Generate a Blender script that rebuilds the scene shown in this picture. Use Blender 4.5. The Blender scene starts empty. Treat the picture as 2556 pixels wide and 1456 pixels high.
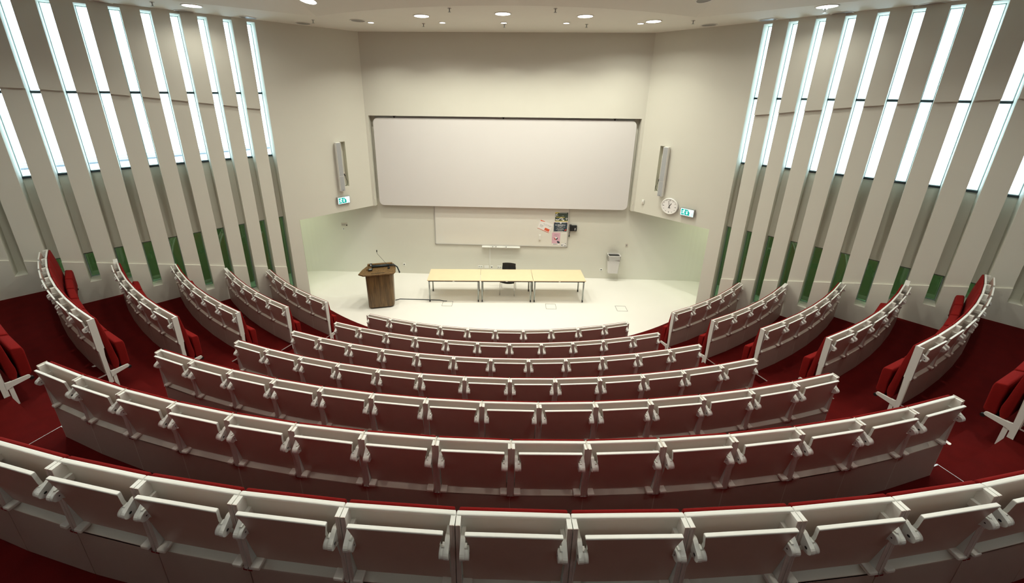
import bpy, bmesh, math, random
from math import sin, cos, pi, radians, sqrt, asin, atan2, degrees
from mathutils import Matrix, Vector

# ------------------------------------------------------------------ camera, world, exposure
SC = bpy.context.scene
COL = SC.collection
YAW, PITCH, ROLL = 0.0375, 0.2984, 0.0103
cam_d = bpy.data.cameras.new('camera')
cam = bpy.data.objects.new('camera', cam_d); COL.objects.link(cam)
cam_d.sensor_fit = 'HORIZONTAL'; cam_d.sensor_width = 36.0
cam_d.lens = 36.0 * 946.891 / 2556.0
cam_d.shift_x = 40.669 / 2556.0
cam_d.shift_y = -205.997 / 2556.0
cam_d.clip_start = 0.05; cam_d.clip_end = 300
fw = Vector((-sin(YAW) * cos(PITCH), cos(YAW) * cos(PITCH), -sin(PITCH)))
rt0 = Vector((cos(YAW), sin(YAW), 0)); up0 = rt0.cross(fw)
rt = rt0 * cos(ROLL) + up0 * sin(ROLL); up = up0 * cos(ROLL) - rt0 * sin(ROLL)
M = Matrix((rt, up, -fw)).transposed().to_4x4()
M.translation = Vector((0.2438, -16.931, 6.197))
cam.matrix_world = M
SC.camera = cam

world = bpy.data.worlds.new('sky'); SC.world = world; world.use_nodes = True
bg = world.node_tree.nodes['Background']
bg.inputs[0].default_value = (0.70, 0.88, 1.0, 1)
bg.inputs[1].default_value = 8.0

SC.view_settings.view_transform = 'Standard'
SC.view_settings.look = 'None'
SC.view_settings.gamma = 1.0
SC.view_settings.use_curve_mapping = False
SC.view_settings.exposure = 0.1
SC.cycles.max_bounces = 10
SC.cycles.diffuse_bounces = 6
SC.cycles.glossy_bounces = 4
SC.cycles.transparent_max_bounces = 12
SC.cycles.caustics_reflective = False
SC.cycles.caustics_refractive = False
SC.cycles.sample_clamp_indirect = 6.0
SC.cycles.use_denoising = True

WARM = (1.0, 0.965, 0.82)
LAMP_W = 60.0      # watts per downlight

# ------------------------------------------------------------------ materials
def mat(name, col, rough=0.6, metal=0.0, spec=0.5, noise=0.0, nscale=30, coat=0.0, bump=0.0, bscale=200):
    m = bpy.data.materials.new(name); m.use_nodes = True
    nt = m.node_tree; b = nt.nodes['Principled BSDF']
    b.inputs['Roughness'].default_value = rough
    b.inputs['Metallic'].default_value = metal
    b.inputs['Specular IOR Level'].default_value = spec
    b.inputs['Coat Weight'].default_value = coat
    tc = nt.nodes.new('ShaderNodeTexCoord')
    n = nt.nodes.new('ShaderNodeTexNoise'); n.inputs['Scale'].default_value = nscale
    n.inputs['Detail'].default_value = 3
    nt.links.new(tc.outputs['Object'], n.inputs['Vector'])
    mx = nt.nodes.new('ShaderNodeMix'); mx.data_type = 'RGBA'
    a = [c * (1 - noise) for c in col] + [1]; c2 = [min(1, c * (1 + noise)) for c in col] + [1]
    mx.inputs[6].default_value = a; mx.inputs[7].default_value = c2
    nt.links.new(n.outputs['Fac'], mx.inputs[0]); nt.links.new(mx.outputs[2], b.inputs['Base Color'])
    if bump:
        n2 = nt.nodes.new('ShaderNodeTexNoise'); n2.inputs['Scale'].default_value = bscale
        nt.links.new(tc.outputs['Object'], n2.inputs['Vector'])
        bp = nt.nodes.new('ShaderNodeBump'); bp.inputs['Strength'].default_value = bump; bp.inputs['Distance'].default_value = 0.01
        nt.links.new(n2.outputs['Fac'], bp.inputs['Height']); nt.links.new(bp.outputs[0], b.inputs['Normal'])
    return m

def emit(name, col, s):
    m = bpy.data.materials.new(name); m.use_nodes = True
    nt = m.node_tree; b = nt.nodes['Principled BSDF']
    b.inputs['Base Color'].default_value = (*col, 1)
    b.inputs['Emission Color'].default_value = (*col, 1); b.inputs['Emission Strength'].default_value = s
    return m

def pane_mat(name, tint, gloss=0.08):
    m = bpy.data.materials.new(name); m.use_nodes = True
    nt = m.node_tree; nt.nodes.remove(nt.nodes['Principled BSDF'])
    out = nt.nodes['Material Output']
    t = nt.nodes.new('ShaderNodeBsdfTransparent'); t.inputs[0].default_value = (*tint, 1)
    g = nt.nodes.new('ShaderNodeBsdfGlossy'); g.inputs['Roughness'].default_value = 0.03
    mx = nt.nodes.new('ShaderNodeMixShader'); mx.inputs[0].default_value = gloss
    nt.links.new(t.outputs[0], mx.inputs[1]); nt.links.new(g.outputs[0], mx.inputs[2]); nt.links.new(mx.outputs[0], out.inputs[0])
    return m

def wood_mat(name, c1, c2, scale=(14, 14, 1.2), rough=0.4):
    m = bpy.data.materials.new(name); m.use_nodes = True
    nt = m.node_tree; b = nt.nodes['Principled BSDF']; b.inputs['Roughness'].default_value = rough
    tc = nt.nodes.new('ShaderNodeTexCoord'); mp = nt.nodes.new('ShaderNodeMapping'); mp.inputs['Scale'].default_value = scale
    n = nt.nodes.new('ShaderNodeTexNoise'); n.inputs['Scale'].default_value = 1.6; n.inputs['Detail'].default_value = 6; n.inputs['Distortion'].default_value = 0.8
    cr = nt.nodes.new('ShaderNodeValToRGB'); cr.color_ramp.elements[0].color = (*c1, 1); cr.color_ramp.elements[1].color = (*c2, 1)
    cr.color_ramp.elements[0].position = 0.3; cr.color_ramp.elements[1].position = 0.7
    nt.links.new(tc.outputs['Object'], mp.inputs[0]); nt.links.new(mp.outputs[0], n.inputs['Vector'])
    nt.links.new(n.outputs['Fac'], cr.inputs[0]); nt.links.new(cr.outputs[0], b.inputs['Base Color'])
    return m

MT = dict(
    wall=mat('wall_paint', (0.69, 0.69, 0.61), 0.75, noise=0.02, nscale=2),
    rearwall=mat('rear_wall_paint', (0.26, 0.22, 0.19), 0.8, noise=0.03, nscale=2),
    ceil=mat('ceiling_paint', (0.80, 0.79, 0.72), 0.8, noise=0.02, nscale=2),
    stage=mat('stage_floor', (0.82, 0.815, 0.77), 0.35, spec=0.4, noise=0.02, nscale=1.5),
    carpet=mat('red_carpet', (0.085, 0.0035, 0.003), 0.95, spec=0.1, noise=0.25, nscale=6, bump=0.4, bscale=300),
    fabric=mat('red_fabric', (0.20, 0.007, 0.006), 0.9, spec=0.15, noise=0.12, nscale=40, bump=0.2, bscale=500),
    white=mat('white_powdercoat', (0.80, 0.81, 0.77), 0.35, noise=0.01),
    pale=mat('pale_back_panel', (0.80, 0.85, 0.79), 0.35, noise=0.02),
    brown=mat('taupe_laminate', (0.52, 0.34, 0.285), 0.42, spec=0.5, noise=0.05, nscale=8),
    lower=mat('taupe_lower_panel', (0.47, 0.36, 0.31), 0.38, spec=0.5, noise=0.05, nscale=8),
    stop=mat('desk_stop_plastic', (0.80, 0.76, 0.70), 0.4),
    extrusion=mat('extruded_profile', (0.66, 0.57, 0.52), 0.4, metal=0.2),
    tab=mat('offwhite_plastic', (0.60, 0.55, 0.48), 0.4),
    black=mat('black_plastic', (0.012, 0.014, 0.014), 0.45),
    dark=mat('dark_steel', (0.015, 0.025, 0.03), 0.5),
    steel=mat('grey_steel', (0.42, 0.46, 0.44), 0.35, metal=0.6),
    chrome=mat('chrome', (0.75, 0.76, 0.76), 0.2, metal=1.0),
    alu=mat('aluminium_nosing', (0.75, 0.74, 0.72), 0.35, metal=0.5),
    frame=mat('window_frame', (0.36, 0.45, 0.45), 0.5),
    screen=mat('projection_surface', (0.76, 0.755, 0.74), 0.5, noise=0.01, nscale=1),
    board=mat('whiteboard_enamel', (0.78, 0.78, 0.72), 0.16, spec=0.6),
    boardframe=mat('board_frame', (0.55, 0.56, 0.54), 0.4, metal=0.4),
    green=mat('green_paint', (0.27, 0.27, 0.16), 0.7, noise=0.1, nscale=1.2),
    maple=mat('maple_top', (0.80, 0.64, 0.42), 0.35, noise=0.04, nscale=5),
    walnut=wood_mat('walnut_veneer', (0.080, 0.046, 0.016), (0.20, 0.115, 0.042)),
    glass=pane_mat('clear_glass', (0.93, 0.98, 1.0), 0.04),
    gglass=pane_mat('green_glass', (0.42, 0.60, 0.50), 0.10),
    lamp=emit('lamp_lens', (1.0, 0.97, 0.90), 14.0),
    lampoff=mat('lamp_off', (0.30, 0.30, 0.28), 0.5),
    grey=mat('speaker_grille', (0.40, 0.42, 0.43), 0.5),
    bin=mat('bin_plastic', (0.68, 0.67, 0.66), 0.4),
    bag=pane_mat('bin_liner', (0.75, 0.75, 0.74), 0.35),
    outside=mat('facade_outside', (0.75, 0.77, 0.78), 0.7, noise=0.05, nscale=2),
    cutout=mat('roof_sheet', (0.085, 0.095, 0.10), 0.6),
    paper=mat('paper_white', (0.85, 0.85, 0.84), 0.7),
    red=mat('print_red', (0.60, 0.05, 0.03), 0.6),
    orange=mat('print_orange', (0.72, 0.12, 0.05), 0.6),
    pink=mat('print_pink', (0.72, 0.45, 0.55), 0.6),
    slate=mat('print_slate', (0.03, 0.055, 0.075), 0.5),
    yellow=mat('print_yellow', (0.80, 0.66, 0.08), 0.6),
    olive=mat('print_olive', (0.06, 0.09, 0.07), 0.6, noise=0.5, nscale=60),
    purple=mat('print_purple', (0.12, 0.08, 0.16), 0.6),
    signgreen=emit('sign_green', (0.0, 0.36, 0.32), 0.6),
    signwhite=emit('sign_white', (0.80, 0.95, 1.0), 0.85),
)

# ------------------------------------------------------------------ helpers
def box(bm, x0, x1, y0, y1, z0, z1, mi=0, T=None):
    vs = [bm.verts.new((x, y, z)) for z in (z0, z1) for y in (y0, y1) for x in (x0, x1)]
    fs = [(0, 2, 3, 1), (4, 5, 7, 6), (0, 1, 5, 4), (2, 6, 7, 3), (0, 4, 6, 2), (1, 3, 7, 5)]
    for f in fs:
        bm.faces.new([vs[i] for i in f]).material_index = mi
    if T is not None:
        bmesh.ops.transform(bm, matrix=T, verts=vs)
    return vs

def prism_yz(bm, pts, x0, x1, mi=0):
    """extrude a (y,z) polygon along x"""
    a = [bm.verts.new((x0, y, z)) for y, z in pts]; b = [bm.verts.new((x1, y, z)) for y, z in pts]
    n = len(pts); fs = []
    fs.append(bm.faces.new(a)); fs.append(bm.faces.new(b[::-1]))
    for i in range(n):
        fs.append(bm.faces.new((a[i], b[i], b[(i + 1) % n], a[(i + 1) % n])))
    for f in fs: f.material_index = mi
    return a + b

def prism_plane(bm, pts, to3, d0, d1, mi=0):
    """extrude a (u,v) polygon between depths d0 and d1 with a mapping to3(u,v,d)"""
    a = [bm.verts.new(to3(u, v, d0)) for u, v in pts]; b = [bm.verts.new(to3(u, v, d1)) for u, v in pts]
    n = len(pts); fs = [bm.faces.new(a), bm.faces.new(b[::-1])]
    for i in range(n):
        fs.append(bm.faces.new((a[i], b[i], b[(i + 1) % n], a[(i + 1) % n])))
    for f in fs: f.material_index = mi
    return a + b

def tube(bm, pts, r, n=8, mi=0, caps=True):
    pts = [Vector(p) for p in pts]; rings = []
    for i, p in enumerate(pts):
        d = (pts[min(i + 1, len(pts) - 1)] - pts[max(i - 1, 0)]).normalized()
        ref = Vector((0, 0, 1)) if abs(d.z) < 0.95 else Vector((1, 0, 0))
        u = d.cross(ref).normalized(); v = d.cross(u).normalized()
        rr = r[i] if isinstance(r, (list, tuple)) else r
        rings.append([bm.verts.new(p + (u * cos(2 * pi * k / n) + v * sin(2 * pi * k / n)) * rr) for k in range(n)])
    for a, b in zip(rings, rings[1:]):
        for k in range(n):
            f = bm.faces.new((a[k], a[(k + 1) % n], b[(k + 1) % n], b[k])); f.material_index = mi; f.smooth = True
    if caps:
        bm.faces.new(rings[0][::-1]).material_index = mi; bm.faces.new(rings[-1]).material_index = mi

def cyl(bm, c, r, h, axis='z', n=24, mi=0, r2=None):
    r2 = r if r2 is None else r2
    ax = {'x': Vector((1, 0, 0)), 'y': Vector((0, 1, 0)), 'z': Vector((0, 0, 1))}[axis]
    c = Vector(c); tube(bm, [c, c + ax * h], [r, r2], n, mi)

def rpoly(w, h, r, n=5):
    out = []
    for cx, cy, a0 in ((w / 2 - r, h / 2 - r, 0), (-w / 2 + r, h / 2 - r, 90), (-w / 2 + r, -h / 2 + r, 180), (w / 2 - r, -h / 2 + r, 270)):
        for k in range(n + 1):
            a = radians(a0 + 90 * k / n); out.append((cx + r * cos(a), cy + r * sin(a)))
    return out

def mesh_of(name, bm, mats, bevel=0.0, seg=2, smooth=False):
    bmesh.ops.recalc_face_normals(bm, faces=bm.faces)
    if bevel:
        bmesh.ops.bevel(bm, geom=list(bm.edges), offset=bevel, segments=seg, affect='EDGES', profile=0.5, clamp_overlap=True)
    me = bpy.data.meshes.new(name); bm.to_mesh(me); bm.free()
    if smooth:
        for p in me.polygons: p.use_smooth = True
    for m in (mats if isinstance(mats, (list, tuple)) else [mats]): me.materials.append(m)
    return me

def link(name, me, parent=None, loc=None, rotz=0.0):
    o = bpy.data.objects.new(name, me); COL.objects.link(o)
    if parent is not None: o.parent = parent
    if loc is not None: o.location = loc
    if rotz: o.rotation_euler = (0, 0, rotz)
    return o

def build(name, fn, mats, parent=None, loc=None, rotz=0.0, bevel=0.0, seg=2, smooth=False, **tags):
    bm = bmesh.new(); fn(bm)
    o = link(name, mesh_of(name, bm, mats, bevel, seg, smooth), parent, loc, rotz)
    for k, v in tags.items(): o[k] = v
    return o

def thing(name, label, cat, loc=(0, 0, 0), rotz=0.0, group=None):
    o = bpy.data.objects.new(name, None); COL.objects.link(o)
    o.location = loc; o.rotation_euler = (0, 0, rotz); o.empty_display_size = 0.1
    o['label'] = label; o['category'] = cat
    if group: o['group'] = group
    return o

def copy_tree(o, parent=None):
    c = o.copy(); COL.objects.link(c)
    if parent is not None: c.parent = parent
    for ch in list(o.children):
        copy_tree(ch, c)
    return c

# ------------------------------------------------------------------ the room in numbers (origin = centre of the seating arcs, stage floor z = 0)
R = [9.853, 10.825, 11.806, 12.758, 13.679, 14.585, 15.504, 16.43]
G = [0.36, 0.747, 1.179, 1.627, 2.12, 2.615, 3.165, 3.75]
W = 0.60
CZ = 7.85                       # lower ceiling
WK = 0.75                       # side wall plane: -y = |x| + WK
TH_END = 42.05                  # side blocks end here (degrees)
TH_START = [24.87, 24.88, 24.62, 24.56, 24.56, 24.50]
SQ = sqrt(2)

def wall_pt(side, s, z, d=0.0):
    """s runs along the wall (negative, growing away from the stage), d = depth behind the face"""
    x = -s / SQ + d / SQ; y = -WK + s / SQ + d / SQ
    return (-x if side == 'L' else x, y, z)

def polar(r, thdeg, z=0.0):
    t = radians(thdeg); return (r * sin(t), -r * cos(t), z)

def sector(bm, r0, r1, t0, t1, z0, z1, step=2.0, mi=0, t0b=None, t1b=None):
    """solid ring sector, optional different angles on the outer radius"""
    t0b = t0 if t0b is None else t0b; t1b = t1 if t1b is None else t1b
    n = max(2, int(abs(t1 - t0) / step) + 1)
    A = []
    for i in range(n + 1):
        f = i / n
        ti = t0 + (t1 - t0) * f; to = t0b + (t1b - t0b) * f
        A.append([bm.verts.new(polar(r, t, z)) for r, t, z in ((r0, ti, z0), (r1, to, z0), (r1, to, z1), (r0, ti, z1))])
    for a, b in zip(A, A[1:]):
        for k in range(4):
            bm.faces.new((a[k], a[(k + 1) % 4], b[(k + 1) % 4], b[k])).material_index = mi
    bm.faces.new(A[0]).material_index = mi; bm.faces.new(A[-1][::-1]).material_index = mi

def th_wall(r, d=0.1):
    return 45 - degrees(asin((WK - d * SQ) / (r * SQ)))

# ---- stage floor, back wall, corridors
def f_stage(bm):
    vs = [bm.verts.new(p) for p in ((-19, -3.5, 0), (19, -3.5, 0), (19, -19, 0), (-19, -19, 0))]
    vb = [bm.verts.new((v.co.x, v.co.y, -0.2)) for v in vs]
    bm.faces.new(vs); bm.faces.new(vb[::-1])
    for i in range(4): bm.faces.new((vs[i], vb[i], vb[(i + 1) % 4], vs[(i + 1) % 4]))
build('floor', f_stage, MT['stage'], kind='structure')

def half_block(k):            # k = row index 0..; half angle of the centre block
    n = 10 + k; return n * degrees(asin(W / 2 / R[k]))

def f_tiers(bm):
    sector(bm, 8.83, R[0] + 0.02, -th_wall(8.83), th_wall(8.83), 0.0, 0.012, t0b=-th_wall(R[0]), t1b=th_wall(R[0]))
    for k in range(7):
        c = half_block(k) + 0.95
        r0, r1 = R[k] + 0.0, R[k + 1]
        top = G[k]; low = 0.0 if k == 0 else G[k - 1]
        sector(bm, r0, r1, -c, c, 0.0, top)
        s = TH_START[min(k, 5)]
        sector(bm, r0, r1, s, th_wall(r0), 0.0, top, t1b=th_wall(r1))
        sector(bm, r0, r1, -th_wall(r0), -s, 0.0, top, t0b=-th_wall(r1))
        rise = top - low
        for sg in (-1, 1):
            a, b = sorted((sg * c, sg * s))
            sector(bm, r0 - 0.27, r0, a, b, 0.0, low + rise / 3)
            sector(bm, r0, r0 + 0.30, a, b, 0.0, low + rise * 2 / 3)
            sector(bm, r0 + 0.30, r1 - 0.27, a, b, 0.0, top)
    # upper landing behind the last row
    sector(bm, R[7], 21.0, -44, 44, 0.0, G[6] + 0.5)
build('floor_carpet', f_tiers, MT['carpet'], kind='structure')

def f_nosing(bm):
    for k in range(7):
        c = half_block(k) + 0.95; s = TH_START[min(k, 5)]; z = G[k]
        for t in (c, -c, s, -s):
            e = degrees(0.003 / R[k])
            sector(bm, R[k] - 0.004, R[k] + 0.30, t - e, t + e, z - 0.012, z + 0.004)
        for sg in (-1, 1):
            a, b = sorted((sg * half_block(k), sg * c))
            sector(bm, R[k] - 0.006, R[k] + 0.006, a, b, z - 0.012, z + 0.004)
build('trim_1', f_nosing, MT['alu'], kind='structure')

def outer_path(sg):
    pts = [(0, -4.8), (6.2, -4.8)]
    for i in range(1, 17):
        a = radians(90 - 45 * i / 8 * 0.5)
        pts.append((6.2 + 3.0 * cos(a), -7.8 + 3.0 * sin(a)))
    e = pts[-1]; pts.append((e[0] + 7.5, e[1] - 7.5))
    return [(sg * x, y) for x, y in pts]

def wall_strip(bm, pts, z0, z1, thick, outward, mi=0):
    n = len(pts)
    offs = []
    for i in range(n):
        a = Vector(pts[max(i - 1, 0)]); b = Vector(pts[min(i + 1, n - 1)]); d = (b - a).normalized()
        nn = Vector((d.y, -d.x)) * outward; offs.append(Vector(pts[i]) + nn * thick)
    for i in range(n - 1):
        p, q, qo, po = pts[i], pts[i + 1], offs[i + 1], offs[i]
        lo = [bm.verts.new((v[0], v[1], z0)) for v in (p, q, qo, po)]; hi = [bm.verts.new((v[0], v[1], z1)) for v in (p, q, qo, po)]
        bm.faces.new(lo[::-1]); bm.faces.new(hi)
        for k in range(4): bm.faces.new((lo[k], lo[(k + 1) % 4], hi[(k + 1) % 4], hi[k]))
    for f in bm.faces: f.material_index = f.material_index

def f_back(bm):
    # lower back wall (behind the screen recess), running sideways past the piers and curving
    for sg in (-1, 1):
        wall_strip(bm, outer_path(sg)[:7], 0.0, 2.9, 0.15, -sg)
    box(bm, -4.6, 4.6, -4.8, -4.65, 2.9, 5.62)
    # upper back wall above the screen recess
    box(bm, -4.4, 4.4, -5.03, -4.80, 5.475, CZ + 0.05)
    for sg in (-1, 1):
        x0, x1 = sorted((sg * 4.185, sg * 4.40)); box(bm, x0, x1, -5.03, -4.80, 2.56, 5.475)
build('wall_back', f_back, MT['wall'], kind='structure')

def f_corr(bm):
    for sg in (-1, 1):
        p = outer_path(sg)[6:]
        wall_strip(bm, p, 0.0, 2.9, 0.15, -sg)
        e = p[-1]
        x0, x1 = sorted((e[0] - sg * 2.2, e[0]))
        box(bm, x0, x1, e[1] - 2.4, e[1] - 2.2, 0, 2.9)
build('wall_corridor', f_corr, MT['green'], kind='structure')

def f_corr_ceiling(bm):
    for sg in (-1, 1):
        def P(x, y, z): return (sg * x, y, z)
        e = outer_path(1)[-1]
        poly = [(4.2, -5.05), (4.2, -4.66), (6.4, -4.66), (8.7, -5.3), (e[0] + 0.25, e[1] + 0.25), (e[0] - 1.2, e[1] - 1.2), ]
        # along the back of the side wall towards the stage
        a = wall_pt('R', -17.5, 0, 0.37); c_ = wall_pt('R', -8.35, 0, 0.37); b = wall_pt('R', -8.35, 0, 0.10); b2 = wall_pt('R', -6.0, 0, 0.10)
        poly = poly[:-1] + [(a[0], a[1]), (c_[0], c_[1]), (b[0], b[1]), (b2[0], b2[1])]
        lo = [bm.verts.new(P(x, y, 2.78 if x > 7 else 2.78)) for x, y in poly]; hi = [bm.verts.new(P(x, y, 2.9)) for x, y in poly]
        bm.faces.new(lo[::-1]); bm.faces.new(hi)
        for i in range(len(poly)): bm.faces.new((lo[i], lo[(i + 1) % len(poly)], hi[(i + 1) % len(poly)], hi[i]))
build('ceiling_corridor', f_corr_ceiling, MT['ceil'], kind='structure')

# ---- side walls with slit windows
NS = 13
PITCH_S = 0.4835
def slit(n): return (-8.85 - PITCH_S * n, -8.672 - PITCH_S * n)       # (far edge, near-stage edge)
def ledge(s): return 1.28 + (-9.04 - s) * 0.348
def sill(n): return 1.17 + (-10.71 - (slit(n)[0] + slit(n)[1]) / 2) * 0.478
ZU = [(-17.5, 6.3), (-13.0, 6.20), (-12.54, 6.17), (-12.07, 6.12), (-11.6, 6.09), (-11.11, 6.03), (-10.63, 5.97), (-10.14, 5.90), (-9.66, 5.84), (-9.17, 5.76), (-8.6, 5.69)]
def zu(s):
    for (a, za), (b, zb) in zip(ZU, ZU[1:]):
        if a <= s <= b: return za + (zb - za) * (s - a) / (b - a)
    return ZU[0][1]
DG = 0.36; DU = 0.41                                                    # glass depth, lower and upper panes
DW = 0.46                                                               # wall thickness
HOLE = {'L': (-6.94, -6.767), 'R': (-6.767, -6.627)}

def wbox(bm, side, s0, s1, z00, z01, z10, z11, d0, d1):
    """block from s0..s1; bottom z at s0/s1 = z00/z01, top = z10/z11"""
    c = [wall_pt(side, s, z, d) for d in (d0, d1) for s, z in ((s0, z00), (s1, z01), (s1, z11), (s0, z10))]
    v = [bm.verts.new(p) for p in c]
    for f in ((0, 1, 2, 3), (4, 7, 6, 5), (0, 4, 5, 1), (1, 5, 6, 2), (2, 6, 7, 3), (3, 7, 4, 0)):
        bm.faces.new([v[i] for i in f])

def make_side_wall(side):
    def f(bm):
        # fins between the slits
        edges = [-8.33] + [e for n in range(NS) for e in (slit(n)[1], slit(n)[0])] + [-17.5]
        for i in range(0, len(edges), 2):
            a, b = edges[i + 1], edges[i]                               # a far, b near
            if i == 0:
                wbox(bm, side, a, b, 0, 0, 2.56, 2.56, 0.0, DW)       # pier beside the stage
                continue
            la, lb = ledge(a), ledge(b)
            wbox(bm, side, a, b, 0, 0, la, lb, 0.0, DW)
            wbox(bm, side, a, b, la, lb, CZ + .05, CZ + .05, 0.03, DW)
            wbox(bm, side, a, b, zu(a), zu(b), CZ + .05, CZ + .05, -0.02, 0.03)
        for n in range(NS):
            a, b = slit(n)
            zs = sill(n)
            wbox(bm, side, a, b, 0, 0, zs, zs, 0.0, DW)
            zp = 2.68 if zs < 2.45 else zs
            # sloping recess panel between the lower pane and the upper window
            c = [wall_pt(side, s_, z_, d_) for s_, z_, d_ in ((a, zp, DG - .06), (b, zp, DG - .06), (b, 4.45, DU + .01), (a, 4.45, DU + .01), (a, zp, DG + .08), (b, zp, DG + .08), (b, 4.45, DU + .05), (a, 4.45, DU + .05))]
            vv = [bm.verts.new(p) for p in c]
            for fc in ((0, 1, 2, 3), (4, 7, 6, 5), (0, 4, 5, 1), (1, 5, 6, 2), (2, 6, 7, 3), (3, 7, 4, 0)): bm.faces.new([vv[i_] for i_ in fc])
            wbox(bm, side, a, b, 7.79, 7.79, CZ + .05, CZ + .05, 0.0, DW)
        # wing wall towards the stage with the loudspeaker niche
        h0, h1 = HOLE[side]
        S0, S1, T = -8.672, -6.03, 0.24
        wbox(bm, side, S0, S0 + 0.12, 2.56, 2.56, CZ + .05, CZ + .05, T + 0.0, DW)
        wbox(bm, side, S0, S1, 2.56, 2.56, 3.34, 3.34, 0, T)
        wbox(bm, side, S0, S1, 4.73, 4.73, CZ + .05, CZ + .05, 0, T)
        wbox(bm, side, S0, h0, 3.34, 3.34, 4.73, 4.73, 0, T)
        wbox(bm, side, h1, S1, 3.34, 3.34, 4.73, 4.73, 0, T)
        wbox(bm, side, h0, h1, 3.34, 3.34, 4.73, 4.73, 0.16, T)
    return f
build('wall_left', make_side_wall('L'), MT['wall'], kind='structure')
build('wall_right', make_side_wall('R'), MT['wall'], kind='structure')

def f_rear(bm):
    for sg in (-1, 1):
        a = wall_pt('R', -17.5, 0); x0, x1 = sorted((sg * (a[0] + 0.0), sg * (a[0] + 0.3)))
        box(bm, x0, x1, -21.5, a[1] + 0.3, 0, 10.6)
    box(bm, -13, 13, -21.6, -21.3, 0, 10.6)
build('wall_rear', f_rear, MT['rearwall'], kind='structure')

widx = 0
for side in ('L', 'R'):
    for n in range(NS):
        widx += 1
        a, b = slit(n)
        zs = max(sill(n), 0)
        def ff(bm):
            t = 0.014
            lo = zs if zs < 2.45 else 4.45
            for z in ([2.68] if zs < 2.45 else []) + [4.45, 6.115]:
                dd = DG if z < 3 else DU
                wbox(bm, side, a, b, z - .018, z - .018, z + .018, z + .018, dd - 0.025, dd + 0.03)
            for z0, z1 in (([(zs, 2.66)] if zs < 2.45 else []) + [(4.47, 6.1), (6.13, 7.79)]):
                dd = DG if z0 < 3 else DU
                wbox(bm, side, a, a + t, z0, z0, z1, z1, dd - .01, dd + .03)
                wbox(bm, side, b - t, b, z0, z0, z1, z1, dd - .01, dd + .03)
                wbox(bm, side, a, b, z0, z0, z0 + t, z0 + t, dd - .01, dd + .03)
                wbox(bm, side, a, b, z1 - t, z1 - t, z1, z1, dd - .01, dd + .03)
        # black transoms, grey-green frame in one frame mesh with two materials
        bm = bmesh.new()
        ff(bm)
        ntr = (3 if zs < 2.45 else 2) * 6
        bm.faces.ensure_lookup_table()
        for i, fc in enumerate(bm.faces): fc.material_index = 0 if i < ntr else 1
        wo = link('window_%d' % widx, mesh_of('window', bm, [MT['dark'], MT['frame']])); wo['kind'] = 'structure'
        def fp(bm):
            wbox(bm, side, a, b, 4.46, 4.46, 7.79, 7.79, DU + .005, DU + .013)
        build('pane', fp, MT['glass'], parent=wo)
        if zs < 2.45:
            def fg(bm):
                wbox(bm, side, a, b, zs, zs, 2.67, 2.67, DG + .005, DG + .013)
            build('pane', fg, MT['gglass'], parent=wo)

# ---- ceiling: flat perimeter strip, raised middle
TC = 30.6
cor = Vector(polar(8.53, TC)[:2])
ed = Vector((0.798, -0.603)).normalized(); nin = Vector((-ed.y * -1, 0)).xy if False else Vector((-0.603, -0.798)).normalized()
SL = 0.22
def d_side(p):                                   # p with x>0
    return (Vector((abs(p[0]), p[1])) - cor).dot(nin)
crease = []
r = 8.53
while r < 22:
    # find angle where radial distance equals side distance
    lo, hi = 0.0, 44.0
    for _ in range(40):
        m = (lo + hi) / 2
        if d_side(polar(r, m)) > r - 8.53: lo = m
        else: hi = m
    crease.append((r, min(lo, TC) if r < 8.56 else lo))
    r += 0.5
crease[0] = (8.53, TC)

def f_ceiling(bm):
    t = 0.0
    def v(x, y, z): return bm.verts.new((x, y, z))
    # flat strip in front of the arc
    N = 24; inner = [polar(8.53, -TC + 2 * TC * i / N) for i in range(N + 1)]
    xs = [-4.6 + 9.2 * i / N for i in range(N + 1)]
    a = [v(p[0], p[1], CZ) for p in inner]; b = [v(x, -4.6, CZ) for x in xs]
    for i in range(N): bm.faces.new((a[i], a[i + 1], b[i + 1], b[i]))
    for sg in (-1, 1):
        e1 = cor + ed * 10.5
        w0 = wall_pt('R', -6.0, 0, 0.5); w1 = wall_pt('R', -19.5, 0, 0.5)
        q = [v(sg * cor.x, cor.y, CZ), v(sg * 4.6, -4.6, CZ), v(sg * w1[0], w1[1], CZ), v(sg * e1.x, e1.y, CZ)]
        bm.faces.new(q)
        # side facet
        last = crease[-1]
        cp = [polar(rr, tt, CZ + SL * (rr - 8.53)) for rr, tt in crease]
        n = len(cp)
        ep = []
        for i, p in enumerate(cp):
            w = cor + ed * (10.5 * i / (n - 1)); ep.append((w.x, w.y, CZ))
        A = [v(sg * p[0], p[1], p[2]) for p in cp]; B = [v(sg * p[0], p[1], p[2]) for p in ep]
        for i in range(n - 1):
            if i == 0: bm.faces.new((A[0], A[1], B[1])) 
            else: bm.faces.new((A[i], A[i + 1], B[i + 1], B[i]))
    # centre facet (cone)
    K = 24; prev = None
    for rr, tt in crease:
        row = [v(*polar(rr, -tt + 2 * tt * j / K, CZ + SL * (rr - 8.53))) for j in range(K + 1)]
        if prev:
            for j in range(K): bm.faces.new((prev[j], prev[j + 1], row[j + 1], row[j]))
        prev = row
    bmesh.ops.remove_doubles(bm, verts=bm.verts, dist=1e-4)
    bmesh.ops.recalc_face_normals(bm, faces=bm.faces)
    r_ = bmesh.ops.extrude_face_region(bm, geom=list(bm.faces))
    nv = [g for g in r_['geom'] if isinstance(g, bmesh.types.BMVert)]
    bmesh.ops.translate(bm, verts=nv, vec=(0, 0, 0.12))
build('ceiling', f_ceiling, MT['ceil'], kind='structure')
def f_roof(bm):
    box(bm, -16, 16, -22, -14.0, 10.9, 11.0)
build('ceiling_rear', f_roof, MT['ceil'], kind='structure')

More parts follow.
